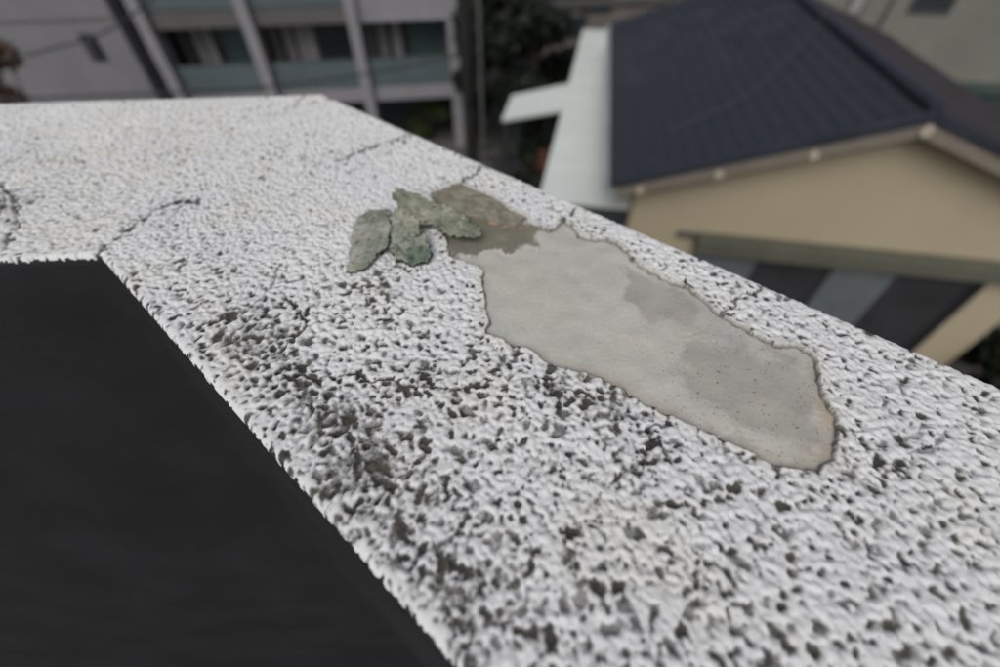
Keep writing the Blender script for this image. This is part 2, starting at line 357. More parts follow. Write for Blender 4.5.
grime = .10 * ss(hole, .05, .6) + pit * (.80 + .12 * np.clip(samp(T_mid, X + .1, Y + .6), -1.5, 1.2) + .08 * samp(T_pit, X + .5, Y) + .05 * samp(T_fine, X, Y)) + np.clip(g - .35, 0, .9) * .24 * ss(-relief, -.25, .5)
crk = np.zeros_like(n)
jx = X + .0011 * samp(T_w1, X * .7, Y * .7) + .0004 * samp(T_pit2, X, Y); jy = Y + .0011 * samp(T_w2, X * .7, Y * .7)
for P, wd, st in CR:
    k = (np.abs(X - (P[:, 0].min() + P[:, 0].max()) / 2) < np.ptp(P[:, 0]) / 2 + .012) & (np.abs(Y - (P[:, 1].min() + P[:, 1].max()) / 2) < np.ptp(P[:, 1]) / 2 + .012)
    d, _, _ = segdist(jx[k], jy[k], P); wv = wd * (1 + .8 * samp(T_pit, X[k] * 1.3, Y[k]))
    crk[k] = np.maximum(crk[k], st * np.exp(-(d / np.maximum(wv, .0006)) ** 2)); grime[k] += st * .45 * np.exp(-(d / .004) ** 2) * ss(hole[k], .1, .5)
hgt -= .0016 * crk; grime = np.maximum(grime, crk * 1.15)
grime += ss(samp(T_pit2, X * 1.7, Y * 1.7), 2.0, 2.6) * .6
paint = np.zeros_like(U)
paint = np.where(U < .02, ss(-Z0 + .0006 * samp(T_pit2, SX, SY) + .0006 * samp(T_pit, SX, SY), .0024, .0031), 0.)
hgt = hgt * (.05 + .95 * ss(U, .003, .009)) * (.25 + .75 * ss(WID - U, .002, .009))
stain = np.clip(.28 * np.exp(-(((X - flat(140, 140)[0]) ** 2 + (Y - flat(140, 140)[1]) ** 2) / .10 ** 2)) * (1 + samp(T_mid, X, Y)) * .5 + .12 * ss(samp(T_big, X + .5, Y), .5, 1.6), 0, .35)
sd_, nx_, ny_ = sdf(X, Y, PATCH)
top = (U > RR) & (U < WID - RR)
stain = np.maximum(stain, np.where(top, .30 * np.exp(-(sd_ / .004) ** 2), 0))
hgt = np.where(top, hgt * (.35 + .65 * ss(sd_, 0, .006)), hgt)
hgt = np.where(top & (sd_ < .003), hgt + .0003 * ss(-sd_, -.003, 0), hgt)
PX, PY, PZ = X + 0, Y + 0, Z0 + 0
nrm = np.where(SV < 0, 0, 1)
axx = np.where(SV < 0, dL[1], nR[0]); axy = np.where(SV < 0, -dL[0], nR[1])
PX += hgt * secn[:, 0] * axx; PY += hgt * secn[:, 0] * axy; PZ += hgt * secn[:, 1]
ins = sd_ < 0
keep = ~(ins[:-1, :-1] & ins[1:, :-1] & ins[1:, 1:] & ins[:-1, 1:])
PX = np.where(ins, nx_, PX); PY = np.where(ins, ny_, PY); PZ = np.where(ins, -.0036, PZ)
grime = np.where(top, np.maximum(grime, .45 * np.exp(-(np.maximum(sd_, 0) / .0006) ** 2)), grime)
grime = np.where(ins, .8, grime)  # broken lip: brown stain plus shade, darkened through the colour
grid_mesh('stucco_coating', PX, PY, PZ, keep, dict(grime=grime, stain=stain, paint=paint), M['stucco'], par)

def sheet(name, P, step, zf, thick, m, parent, attrf=None, grow=0.0, smooth=True):
    """solid or open sheet with the outline P, top height zf(x, y)"""
    lo = P.min(0) - step * 2 - grow; hi = P.max(0) + step * 2 + grow
    gx, gy = np.meshgrid(np.arange(lo[0], hi[0], step), np.arange(lo[1], hi[1], step), indexing='ij')
    d, ax, ay = sdf(gx, gy, P, .05); d = d - grow
    inn = d < 0
    keep = inn[:-1, :-1] | inn[1:, :-1] | inn[1:, 1:] | inn[:-1, 1:]
    if grow == 0:
        gx = np.where(inn, gx, ax); gy = np.where(inn, gy, ay)
    z = zf(gx, gy, np.minimum(d, 0)); a, b = gx.shape; idx = np.arange(a * b).reshape(a, b)
    Q = np.stack([idx[:-1, :-1], idx[1:, :-1], idx[1:, 1:], idx[:-1, 1:]], -1)[keep]
    V = np.stack([gx, gy, z], -1).reshape(-1, 3); at = {k: v.reshape(-1) for k, v in (attrf(gx, gy, d) if attrf else {}).items()}
    if thick:
        from collections import Counter
        E = np.concatenate([Q[:, [0, 1]], Q[:, [1, 2]], Q[:, [2, 3]], Q[:, [3, 0]]]); key = np.sort(E, 1); _, inv, cnt = np.unique(key, axis=0, return_inverse=True, return_counts=True)
        B = E[cnt[inv.ravel()] == 1]; n0 = len(V); tz = thick(gx, gy).reshape(-1) if callable(thick) else np.full(n0, thick)
        # side wall bulges unevenly half way down
        Vm = V.copy(); Vm[:, 2] -= tz * .5; Vb = V.copy(); Vb[:, 2] -= tz
        Vm[:, 0] += .0006 * samp(T_pit2, V[:, 0] * 2, V[:, 1] * 2); Vm[:, 1] += .0006 * samp(T_pit, V[:, 0] * 2, V[:, 1] * 2)
        V = np.concatenate([V, Vm, Vb])
        Q = np.concatenate([Q, Q[:, ::-1] + 2 * n0, np.stack([B[:, 1], B[:, 0], B[:, 0] + n0, B[:, 1] + n0], -1), np.stack([B[:, 1] + n0, B[:, 0] + n0, B[:, 0] + 2 * n0, B[:, 1] + 2 * n0], -1)])
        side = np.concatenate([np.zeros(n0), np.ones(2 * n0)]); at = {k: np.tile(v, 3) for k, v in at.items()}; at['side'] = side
    return raw_mesh(name, V, Q, at, m, parent, smooth)

# bare mortar under the missing coating
greyc = [(px2([(628,262),(650,272),(680,284),(716,312),(690,320),(650,318),(625,300)]), 1.), (px2([(700,325),(770,345),(822,355),(838,410),(830,450),(780,445),(730,425),(690,395),(665,350)]), .85)]
greenP = px2([(430,190),(480,200),(520,215),(545,228),(535,243),(515,249),(495,247),(475,252),(450,254),(445,235),(445,210)])
rustP = px2([(716,318),(705,328),(690,335),(676,330)]); rust2 = px2([(495,340),(600,378),(690,424),(800,470),(838,440),(832,402)]); rust3 = px2([(480,216),(500,224),(530,226)])
def mort_attr(x, y, d):
    jit = .003 * samp(T_mid, x, y) + .0012 * samp(T_pit, x, y) + .0010 * samp(T_pit2, x, y) + .0008 * samp(T_fine, x, y)
    grey = np.zeros_like(x)
    for P, wt in greyc:
        q, _, _ = sdf(x, y, P, .03); grey = np.maximum(grey, wt * ss(-(q + jit * .5), -.008, .012) if wt == 1. else wt * ss(-(q + jit * 1.2), -.016, .022))
    q, _, _ = sdf(x, y, greenP, .03); green = ss(-(q + jit * .7), -.003, .004)
    r1, _, _ = segdist(x + jit * .5, y, rustP); r2, _, _ = segdist(x, y + jit, rust2); r3, _, _ = segdist(x, y + jit * .5, rust3)
    rust = np.maximum(.6 * np.exp(-(r1 / .0010) ** 2), .55 * np.exp(-(r2 / .009) ** 2) * (1 + .4 * samp(T_mid, x, y)))
    rust = np.maximum(rust, .6 * np.exp(-(r3 / .0016) ** 2))
    c = flat(745, 385)[:2]; speck = np.exp(-((x - c[0]) ** 2 + (y - c[1]) ** 2) / .05 ** 2)
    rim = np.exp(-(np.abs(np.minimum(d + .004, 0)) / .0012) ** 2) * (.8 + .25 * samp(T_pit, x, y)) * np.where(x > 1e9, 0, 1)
    return dict(grey=grey, green=green, rust=rust, speck=speck, rim=rim)
def mort_z(x, y, d):
    q, _, _ = sdf(x, y, greyc[0][0], .03)
    qg, _, _ = sdf(x, y, greenP, .03)
    return -.0030 + .0002 * samp(T_mid, x, y) + .00025 * samp(T_big, x, y) - .0003 * ss(-(q + .003 * samp(T_mid, x, y)), -.003, .003) + .0007 * ss(-(qg + .002 * samp(T_mid, x, y)), -.0010, .0010) + .00005 * samp(T_pit2, x, y)
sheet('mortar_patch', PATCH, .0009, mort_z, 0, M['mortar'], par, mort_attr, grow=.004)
def lay_attr(x, y, d):
    P = px2([(490, 222), (503, 225), (518, 227)]); r, _, _ = segdist(x, y, P); lv = ss(samp(T_mid, x, y) + .3 * samp(T_pit, x, y), .05, .25); return dict(lvl=lv, edge=np.exp(-(d / .0016) ** 2), rust=.75 * np.exp(-(r / .0013) ** 2) * (.6 + .5 * samp(T_pit, x, y)))
lay = sheet('stained_undercoat', LAYER, .0006, lambda x, y, d: -.0016 + .0008 * ss(samp(T_mid, x, y) + .3 * samp(T_pit, x, y), .1, .22) + .00012 * samp(T_pit, x, y) - .0004 * ss(d, -.0012, 0), .0013, M['layer'], par, lay_attr)
lay['label'] = 'brown stained layer still stuck at the far end of the bare patch'

# body of the wall under the coating
def arm_pts(s0, U0): 
    a = place(np.array(s0), np.array(U0)); return np.array([float(a[0]), float(a[1])])
def ring(U0, lo=-4.2, hi=3.6): return [arm_pts(lo, U0), arm_pts(0., U0), arm_pts(hi, U0)]
GZ = -9.5
mb = MB(); n_in = ring(.004); n_out = ring(WID - .004)
pts = n_in + n_out[::-1]
V = [(*p, -.0075) for p in pts] + [(*p, -1.5) for p in pts]
mb.add(V, [(0, 1, 4, 5), (1, 2, 3, 4), (6, 11, 10, 7), (7, 10, 9, 8), (0, 5, 11, 6), (2, 8, 9, 3), (3, 9, 10, 4), (4, 10, 11, 5)])
mb.build('wall_core', M['outer'], par)
# dark painted inner face: thickens towards the foot, so its corner line shows below the edge
ins_top = ring(.0015); ins_bot = ring(-.045)
zz = [-.012, -.2, -.45, -.75, -1.1]; rows = []
Ls = np.concatenate([np.linspace(-4.2, -1, 20), np.linspace(-1, 0, 60)[1:], np.linspace(0, .9, 50)[1:], np.linspace(.9, 3.6, 20)[1:]])
ZZ = np.concatenate([np.linspace(-.008, -.3, 40), np.linspace(-.3, -1.5, 40)[1:]])
SVi, Zi = np.meshgrid(Ls, ZZ, indexing='ij'); Ui = .0006 - .062 * (-Zi / 1.5) ** .85
Xi, Yi = place(SVi, Ui); bu = (.0006 * samp(T_big, SVi * .7, Zi * .7)) * ss(-Zi, .01, .05)
Xi = Xi - bu * np.where(SVi < 0, dL[1], nR[0]); Yi = Yi - bu * np.where(SVi < 0, -dL[0], nR[1])
grid_mesh('inner_face', Xi, Yi, Zi, None, {}, M['inner'], par)
# own building: terrace floor and the facade below the parapet
fl = MB(); P = [arm_pts(-4.2, -.02), arm_pts(0., -.02), arm_pts(3.6, -.02)]
fl.prism([(*P[0], -1.5), (*P[1], -1.5), (*P[2], -1.5), (P[2][0] - 3, P[2][1] - 3.4, -1.5), (P[0][0] + .2, P[0][1] - 5, -1.5)], (0, 0, -.2))
tag(fl.build('roof_terrace', M['inner']), kind='structure')
b = MB(); b.prism([(*arm_pts(-4.2, WID - .02), -1.504), (*arm_pts(0., WID - .02), -1.504), (*arm_pts(3.6, WID - .02), -1.504), (P[2][0] - 3, P[2][1] - 3.4, -1.704), (P[0][0] + .2, P[0][1] - 5, -1.704)], (0, 0, 0.001))
b = MB(); q = [arm_pts(-4.2, WID - .006), arm_pts(0., WID - .006), arm_pts(3.6, WID - .006), arm_pts(3.6, 0.)-nR*4, arm_pts(-4.2, 0.)+np.array([.2, -4.5])]
b.prism([(*p, -1.705) for p in q], (0, 0, GZ + 1.705))
own = b.build('own_building', M['outer'])
tag(own, 'pale stuccoed building the parapet crowns, below the dark terrace', 'building')

# ------------------------------------------------------------------ loose flakes of coating
def lift(base, gx=0, gy=0, rough=.0004, c=None, dome=0):
    def f(x, y, d):
        return base + gx * (x - c[0]) + gy * (y - c[1]) + rough * samp(T_mid, x * 1.5, y * 1.5) + rough * .6 * samp(T_pit, x, y) + dome * ss(-d, 0, .006)
    return f
def flake(name, label, px, z, fn, thick, m, amp=.0005, step=.0005):
    P = rough_poly(px2(px, z), amp, .001, 1.5); c = P.mean(0)
    def ff(x, y, d): return fn(x, y, d, c)
    o = sheet(name, P, step, ff, thick, m, None)
    me = o.data; v = np.empty(len(me.vertices) * 3, np.float32); me.vertices.foreach_get('co', v); v = v.reshape(-1, 3)
    off = np.array([c[0], c[1], v[:, 2].min()]); v -= off; me.vertices.foreach_set('co', v.ravel()); o.location = off
    tag(o, label, 'paint flake', 'loose flakes lying on the parapet'); return o
fm1 = flake_mat('lichen_grey_flake', (.32, .32, .28), (.17, .19, .145), (.085, .085, .07))
fm2 = flake_mat('mossy_green_flake', (.29, .30, .25), (.10, .14, .10), (.035, .05, .035))
fm4 = flake_mat('pale_flake', (.32, .315, .26), (.20, .22, .165), (.11, .11, .08))
fm3 = flake_mat('olive_flake', (.31, .305, .25), (.15, .17, .12), (.06, .06, .04))
def facet(x, y, k=1.0):
    """broken planes: creased, not rounded"""
    return .0006 * k * np.abs(samp(T_mid, x * 1.3, y * 1.3)) + .0002 * k * ss(samp(T_pit, x, y), .2, .4) + .00008 * samp(T_fine, x, y)
fn = lambda x, y, d, c: .0058 + .12 * (x - c[0]) + .13 * (y - c[1]) + facet(x, y) - 9. * np.maximum(0, y - c[1] - .006) ** 2
flake('paint_flake', 'flat grey-green flake of coating, leftmost of the loose pieces', [(361,213),(371,207),(386,209),(391,214),(389,224),(391,234),(387,248),(378,252),(366,264),(353,268),(346,264),(350,246),(353,231)], .005, fn, .0018, fm1, .0007)
fn = lambda x, y, d, c: .0044 + .10 * (y - c[1]) - .05 * (x - c[0]) + facet(x, y, 2.) + .0012 * ss(samp(T_pit, x * .8, y * .8), -.1, .15)
flake('paint_flake', 'mossy green broken piece lying between two flatter flakes', [(392,228),(402,224),(416,226),(424,232),(427,240),(432,249),(427,257),(412,260),(394,257),(390,250)], .006, fn, .0034, fm2, .0008)
fn = lambda x, y, d, c: .0082 + .16 * (y - c[1]) + .10 * (x - c[0]) + facet(x, y, 1.5)
flake('paint_flake', 'small pale chip perched on top of the mossy green piece', [(391,218),(400,210),(410,214),(419,224),(420,232),(413,236),(406,232),(397,233),(392,226)], .008, fn, .0024, fm4, .0006)
fn = lambda x, y, d, c: .0085 + .02 * (x - c[0]) + .13 * (y - c[1]) + facet(x, y) + 14. * np.maximum(0, c[0] - .012 - x) ** 2
flake('paint_flake', 'long green flake bridging onto the bare patch, rightmost loose piece', [(394,204),(402,197),(420,199),(436,206),(450,210),(468,219),(478,227),(480,234),(474,237),(458,233),(447,232),(433,224),(416,221),(404,213)], .008, fn, .0019, fm3, .0008)

# ------------------------------------------------------------------ ground
gm = MB(); gm.add([(-150, -60, GZ), (150, -60, GZ), (150, 250, GZ), (-150, 250, GZ)], [(0, 1, 2, 3)])
tag(gm.build('ground', M['soil']), kind='structure')
fa = math.radians(8); fx = np.array([math.cos(fa), math.sin(fa), 0]); fy = np.array([-math.sin(fa), math.cos(fa), 0]); ZV = np.array([0, 0, 1.])
rm = MB(); o_ = np.array([-40., 8., GZ + .004]); rm.add([o_, o_ + fx * 43, o_ + fx * 43 + fy * 6, o_ + fy * 6], [(0, 1, 2, 3)])
tag(rm.build('road', M['asphalt']), kind='structure')
km = MB(); km.box(np.array([-40., 14.2, GZ]), fx * 43, fy * 1.6, ZV * .12)
tag(km.build('pavement', M['slab']), kind='structure')

# ------------------------------------------------------------------ apartment block across the street
FP = np.array([0, 21., 0]); nf = fy                 # facade plane through FP
def fac(x, y, off=0): return onto(x, y, FP + fy * off, nf)
apt = thing('apartment_building', 'pale grey apartment block with teal glass balconies between slanting-looking concrete fins', 'building', fac(300, 60) * [1, 1, 0] + [0, 0, GZ])
def along(P): return float((P - FP) @ fx)
xs = [along(fac(*p)) for p in ((157, 47), (257, 47), (359, 48), (454, 48))]
xs[0] = xs[0]; sp = (xs[3] - xs[0]) / 3
zb = float(fac(430, 83)[2]); z_sl = zb - .05; zhead = float(fac(407, 21)[2]); zslab_t = float(fac(310, 7)[2]); zslab_b = float(fac(307, 23)[2])
print('fins', xs, sp, 'z', zb, zhead, zslab_t, zslab_b)
SH = zslab_t - z_sl                                  # storey height
fw = .42
def fp(x, z, off=0): return FP + fx * x + fy * off + ZV * z - ZV * FP[2]
for i, x in enumerate(xs):
    MB().box(fp(x - fw / 2, GZ, -.25), fx * fw, fy * .9, ZV * (z_sl - GZ + 3 * SH + .6)).build('column', M['fin'], apt, .02)
for k in range(4):
    zt = z_sl + k * SH
    for i in range(3):
        x0, x1 = xs[i] + fw / 2, xs[i + 1] - fw / 2
        mm = M['slab'] if (k > 0 and i < 2) else M['fin']
        MB().box(fp(x0, zt - .55, 0), fx * (x1 - x0), fy * 1.6, ZV * .55).build('balcony_slab', mm, apt, .01)
        if k == 3: continue
        if i == 2 and k == 1:
            MB().box(fp(x0, zt, 0), fx * (x1 - x0), fy * .14, ZV * 1.1).build('balcony_parapet', M['fin'], apt, .01)
        else:
            g1 = MB().box(fp(x0, zt + .04, .02), fx * (x1 - x0), fy * .02, ZV * 1.02).build('glass_railing', M['teal'], apt)
            MB().box(fp(x0, zt + 1.062, .0), fx * (x1 - x0), fy * .06, ZV * .04).build('rail', M['frame'], g1)
        # window wall behind
        W = MB().box(fp(x0, zt, 1.5), fx * (x1 - x0), fy * .1, ZV * (SH - .55)).build('recess_wall', M['recess'], apt)
        wn = x1 - x0; y0 = 1.42
        wf = MB()
        for q in (0.3, .30 + (wn - .5) * .5, wn - .26): wf.box(fp(x0 + q, zt + .02, y0 - .02), fx * .06, fy * .07, ZV * 2.15)
        wf.box(fp(x0 + .3, zt + 2.172, y0 - .02), fx * (wn - .5), fy * .07, ZV * .06)
        win = wf.build('window', M['frame'], apt)
        hw = (wn - .5) / 2 - .06
        for q, mt in ((.36, M['pane']), (.36 + (wn - .5) * .5, M['paneteal'] if i != 1 else M['pane'])):
            MB().box(fp(x0 + q + .004, zt + .03, y0 + .01), fx * (hw - .02), fy * .02, ZV * 2.13).build('pane', mt, win)
        for q in ([.55, .95], [.5, 1.0, 1.35], [.45, 1.05])[i]:
            cw = .32 + .12 * rng.random()
            MB().box(fp(x0 + q, zt + .04, y0 - .03 - .004), fx * cw, fy * .012, ZV * 2.08).build('curtain', M['curtain'], win)
# storey below: dark open parking level and back wall
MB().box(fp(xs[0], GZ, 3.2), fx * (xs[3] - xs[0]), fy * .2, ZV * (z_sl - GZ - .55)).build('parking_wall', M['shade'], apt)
MB().box(fp(xs[0], GZ, 5), fx * (xs[3] + .25 - xs[0]), fy * 8, ZV * (z_sl - GZ + 3.2 * SH)).build('block_core', M['recess'], apt)
MB().box(fp(xs[0] - 1.6, GZ, .75), fx * 1.35, fy * 6, ZV * (z_sl - GZ + 3.2 * SH)).build('gap_shade_wall', M['shade'], apt)  # backing of the gap, its shade painted in as dark grey
MB().box(fp(xs[3] + fw / 2, GZ, .5), fx * .5, fy * 6, ZV * (z_sl - GZ + 3.2 * SH)).build('end_wall', M['slab'], apt)

# plain block at the left
LP = FP - fy * .5
def lf(x, y): return onto(x, y, LP, nf)
xr = float((lf(130, 47) - LP) @ fx)
gb = thing('grey_building', 'plain light grey block left of the balconies, one small dark window', 'building', LP + fx * (xr - 4) + ZV * (GZ - LP[2]))
def lp(x, z, off=0): return np.array([LP[0], LP[1], 0]) + fx * x + fy * off + ZV * z
MB().box(lp(xr - 16, GZ, 0), fx * 16, fy * 7, ZV * 12).build('wall', M['grey'], gb, .02)
q = lf(95, 48); u = float((q - LP) @ fx)
wv = MB(); wv.box(lp(u - .3, q[2] - .42, -.05), fx * .5, fy * .06, ZV * .06).box(lp(u - .3, q[2] + .40, -.05), fx * .5, fy * .06, ZV * .06).box(lp(u - .3, q[2] - .36, -.05), fx * .05, fy * .06, ZV * .76).box(lp(u + .15, q[2] - .36, -.05), fx * .05, fy * .06, ZV * .76)
wv = wv.build('window', M['frame'], gb); MB().box(lp(u - .25, q[2] - .36, -.03), fx * .4, fy * .02, ZV * .76).build('pane', M['pane'], wv)
MB().box(lp(xr - 16, float(lf(20, 24)[2]), -.012), fx * 15.9, fy * .008, ZV * .10).build('joint_strip', M['slab'], gb)

# poles
def pole(name, label, x, y, D, r, m, h, cat='pole'):
    P = ray(x, y); P = EYE + P * (D / P[1]); t = thing(name, label, cat, (P[0], P[1], GZ))
    MB().tube([(P[0], P[1], GZ), (P[0], P[1], GZ + h)], [r * 1.15, r * .9], 14).build('shaft', m, t); return t, P
t, PP = pole('utility_pole', 'thick dark concrete utility pole beside the balcony block', 468, 80, 15.5, .20, M['concrete'], 11)
for z in (8.0, 8.9): MB().tube([(PP[0] - .24, PP[1] - .2, GZ + z), (PP[0] + .24, PP[1] - .2, GZ + z)], .03).build('step_bolt', M['steel'], t)
MB().tube([(PP[0], PP[1] - .24, GZ + 4.0), (PP[0], PP[1] - .24, GZ + 5.2)], .14, 12).build('junction_box', M['concrete'], t)
t, P2 = pole('service_pole', 'slim light grey metal pole right of the dark utility pole', 481, 80, 14.2, .052, M['steel'], 11)
MB().tube([(P2[0], P2[1], GZ), (P2[0], P2[1], GZ + .5)], .11).build('base_collar', M['steel'], t)

# cables, each hung between real points
def cable(label, pts, r, m):
    P = []
    for i in range(len(pts) - 1):
        for k in range(6): P.append(pts[i] + (pts[i + 1] - pts[i]) * k / 6)
    P.append(pts[-1]); P = np.array(P)
    for _ in range(3): P[1:-1] = (P[:-2] + 2 * P[1:-1] + P[2:]) / 4
    o = MB().tube(list(P), r, 6).build('cable', m); tag(o, label, 'cable'); return o
def at(x, y, D):
    r = ray(x, y); return EYE + r * (D / r[1])
cable('dark cable sagging from left edge past the teal balconies to the utility pole', [at(-60,103,11), at(20,99,11.6), at(150,93.5,12.6), at(264,88,13.6), at(372,74,14.6), at(462,55,15.2)], .034, M['cable'])
lamp_c = [at(-40,66,13), at(30,55,13.6), at(60,46,14), at(90,40,14.4), at(118,25,15), at(150,2,15.8), at(175,-25,16.5)]
cable('dark cable rising to the right across the grey block, carrying a small box', lamp_c, .03, M['cable'])
bx_ = thing('cable_box', 'small black box hanging on the cable before the grey block', 'junction box', at(92,44,14.4))
p = at(92, 46, 14.4); MB().box(p + [-.14, -.1, -.34], [.28, 0, 0], [0, .2, 0], [0, 0, .5]).build('housing', M['cable'], bx_, .03); MB().tube([p + [0, 0, .14], p + [-.02, 0, .30]], .03, 6).build('bracket', M['cable'], bx_)
HP_ = [at(824,18,9.0), at(805,40,8.3), at(770,75,7.4), at(735,100,6.9), at(700,120,6.5), at(660,138,6.1)]

# ------------------------------------------------------------------ tiled house
a_ = 2.3
ax = ray(612, -156)[:2]; ax = ax / np.linalg.norm(ax); AX = np.array([ax[0], ax[1], 0]); SX_ = np.array([ax[1], -ax[0], 0])
r = ray(935, 112); APEX = EYE + r * (-a_ / r[2])
RUN, RISE = 1.683 * a_, .569 * a_; LEN = 9.5
def hp(s_, t_, z_): return APEX + SX_ * s_ + AX * t_ + ZV * z_
house = thing('tiled_house', 'beige gabled house with a blue-black tiled roof, below the parapet to the right', 'house', hp(0, LEN / 2, 0) * [1, 1, 0] + [0, 0, GZ])
WH = 1.47 * a_; zw = -RISE * (WH / RUN)
gz = GZ - APEX[2]
wall = MB().prism([hp(-WH, .35, gz), hp(WH + .38, .35, gz), hp(WH + .38, .35, zw - .16 - .13), hp(0, .35, -.16), hp(-WH, .35, zw - .16)], AX * (LEN - .7)).build('wall', M['beige'], house)
# roof decks, tiles
slope_len = math.hypot(RUN, RISE)
for sgn in (-1, 1):
    dn = np.array(SX_ * sgn * RUN - ZV * RISE) / slope_len; upn = np.cross(AX, dn) * sgn; upn = upn if upn[2] > 0 else -upn
    deck = MB().box(hp(0, 0, 0) - upn * .11 + dn * 0.02, dn * (slope_len - .05), AX * LEN, upn * .08).build('roof_deck', M['barge'] if sgn < 0 else M['brown'], house)
    nrow, ncol = 17, 36; rl = slope_len / nrow; cw = LEN / ncol
    # one tile: a curved pan, 12 quads
    tv = []; nn_ = 6
    prof = [0, .006, .015, .020, .015, .006, .002]
    for e, zz_ in ((0, 0.0), (1, .013)):
        for j in range(nn_ + 1): tv.append(((rl + .02) * e, cw * j / nn_, prof[j] + zz_))
    for j in range(nn_ + 1): tv.append(((rl + .02), cw * j / nn_, prof[j] - .006))
    tf = [(j, j + 1, nn_ + 2 + j, nn_ + 1 + j) for j in range(nn_)] + [(nn_ + 1 + j, nn_ + 2 + j, 2 * nn_ + 3 + j, 2 * nn_ + 2 + j) for j in range(nn_)]
    rows_ = [(i, j) for j in range(ncol) for i in range(nrow)]       # nearest columns first
    tm = bpy.data.meshes.new('roof_tile'); 
    def tw(i, j, jit=0): 
        o0 = hp(0, 0, 0) + dn * (i * rl + .01) + AX * (j * cw) + upn * (-.018 + jit)
        return [o0 + dn * v[0] + AX * v[1] + upn * v[2] for v in tv]
    base = hp(0, 0, 0)
    tm.from_pydata([tuple(dn * v[0] + AX * v[1] + upn * v[2]) for v in tv], [], tf); tm.materials.append(M['tile'] if sgn < 0 else M['brown'])
    lim = 240 if sgn < 0 else 58
    far = MB()
    for k, (i, j) in enumerate(rows_):
        jit = rng.normal(0, .0022)
        if k < lim:
            o = bpy.data.objects.new('roof_tile', tm); C.objects.link(o); o.parent = house
            o.location = Vector((base + dn * (i * rl + .01) + AX * (j * cw) + upn * (-.018 + jit)).tolist()) - house.location
        else: far.add(tw(i, j, jit), tf)
    fo = far.build('roof_tile', M['tile'] if sgn < 0 else M['brown'], house); fo['kind'] = 'stuff'
    # rake (gable edge) board and dark verge tile edge
    MB().box(hp(0, -.02, 0) - upn * .115 + dn * .03, dn * (slope_len - .10), -AX * .05, -upn * .17).build('barge_board', M['barge'], house, .006)
    MB().box(hp(0, -.01, 0) - upn * .10 + dn * .01, dn * (slope_len + .02), -AX * .09, upn * .13).build('verge_tile', M['tile'], house, .01)
    e0 = hp(sgn * RUN, 0, -RISE) - ZV * .14
    MB().tube([e0 - AX * .02 + SX_ * sgn * .06, e0 + AX * LEN + SX_ * sgn * .06], .075, 10).build('gutter', M['pale'], house)
    for f_ in ([.32, .62, .90] if sgn < 0 else [.5, .9]):
        q = hp(0, 0, 0) + dn * slope_len * f_ - upn * .23
        MB().tube([q - AX * .10, q + AX * .45], .065, 10).build('purlin_end', M['knob'], house)
q = hp(0, 0, -.20); MB().tube([q - AX * .11, q + AX * .45], .08, 10).build('purlin_end', M['knob'], house)
for k in range(30):
    t0 = k * LEN / 30
    MB().tube([hp(0, t0, .05), hp(0, t0 + LEN / 30 + .03, .065)], [.085, .09], 10).build('ridge_tile', M['ridge'], house)
# olive box and sliding shutters across the gable wall
def gw(x, y, off=.35): return onto(x, y, hp(0, off, 0), AX)
def sz(P): d = P - APEX; return float(d @ SX_), float(d[2])
s0, z0 = sz(gw(698, 231)); s1 = 1.32 * a_; _, z1 = sz(gw(700, 246))
z0 = sz(gw(850, 246))[1]; z1 = z0 - .30
print('gable band', s0, s1, z0, z1, 'edges', [sz(gw(*p)) for p in ((948,308),(878,291),(822,279),(754,262),(1000,340),(970,362))])
box = MB().box(hp(s0, .35, z1), SX_ * (s1 - s0 + .8), -AX * .28, ZV * (z0 - z1)).build('shutter_box', M['olive'], house, .02)
MB().box(hp(s0 - .35, .35, z0 - .14), SX_ * .35, -AX * .05, ZV * .12).build('trim', M['olive'], house)
ed = [s0 + .05] + [sz(gw(*p))[0] for p in ((754,262),(822,279),(878,291),(948,308))]
cols = ['shutter', 'darkpanel', 'shutter', 'darkpanel']; hgt_ = 2.6
for i in range(4):
    dpt = .10 if cols[i] == 'shutter' else .05
    pn = MB().box(hp(ed[i] + .01, .35, z1 - hgt_), SX_ * (ed[i + 1] - ed[i] - .02), -AX * dpt, ZV * (hgt_ - .01)).build('sliding_panel', M[cols[i]], house, .004)
    if cols[i] == 'shutter':
        k = int((ed[i + 1] - ed[i]) / .17)
        for j in range(k):
            MB().box(hp(ed[i] + .05 + j * .17, .35 - dpt - .002, z1 - hgt_ + .05), SX_ * .10, -AX * .012, ZV * (hgt_ - .12)).build('rib', M['shutter'], pn)
    else:
        MB().box(hp(ed[i + 1] - .09, .35 - dpt - .002, z1 - hgt_ + .05), SX_ * .05, -AX * .03, ZV * (hgt_ - .1)).build('stile', M['cable'], pn)
MB().box(hp(ed[4] + .02, .35, z1 - hgt_), SX_ * .07, -AX * .12, ZV * (hgt_ - .01)).build('door_jamb', M['cable'], house)
MB().box(hp(-WH, .348, z1 - 3.1), SX_ * 2 * WH, -AX * .06, ZV * .12).build('base_band', M['darkpanel'], house)
rr_ = [hp(-.2, 5.4, .06), hp(-.6, 4.3, .02), hp(-1.3, 3.0, -.25), hp(-2.0, 2.1, -.5), hp(-2.7, 1.5, -.8), hp(-3.3, 1.1, -1.0)]
o = cable('thin grey cable lying slack over the blue-black tiles from ridge towards the eave', [onto(x, y, APEX + ZV * .16, np.cross(AX, SX_ * RUN + ZV * RISE) / np.linalg.norm(np.cross(AX, SX_ * RUN + ZV * RISE))) for x, y in ((825,15),(808,38),(785,62),(760,86),(728,106),(700,118),(672,130))], .009, M['cablelight'])

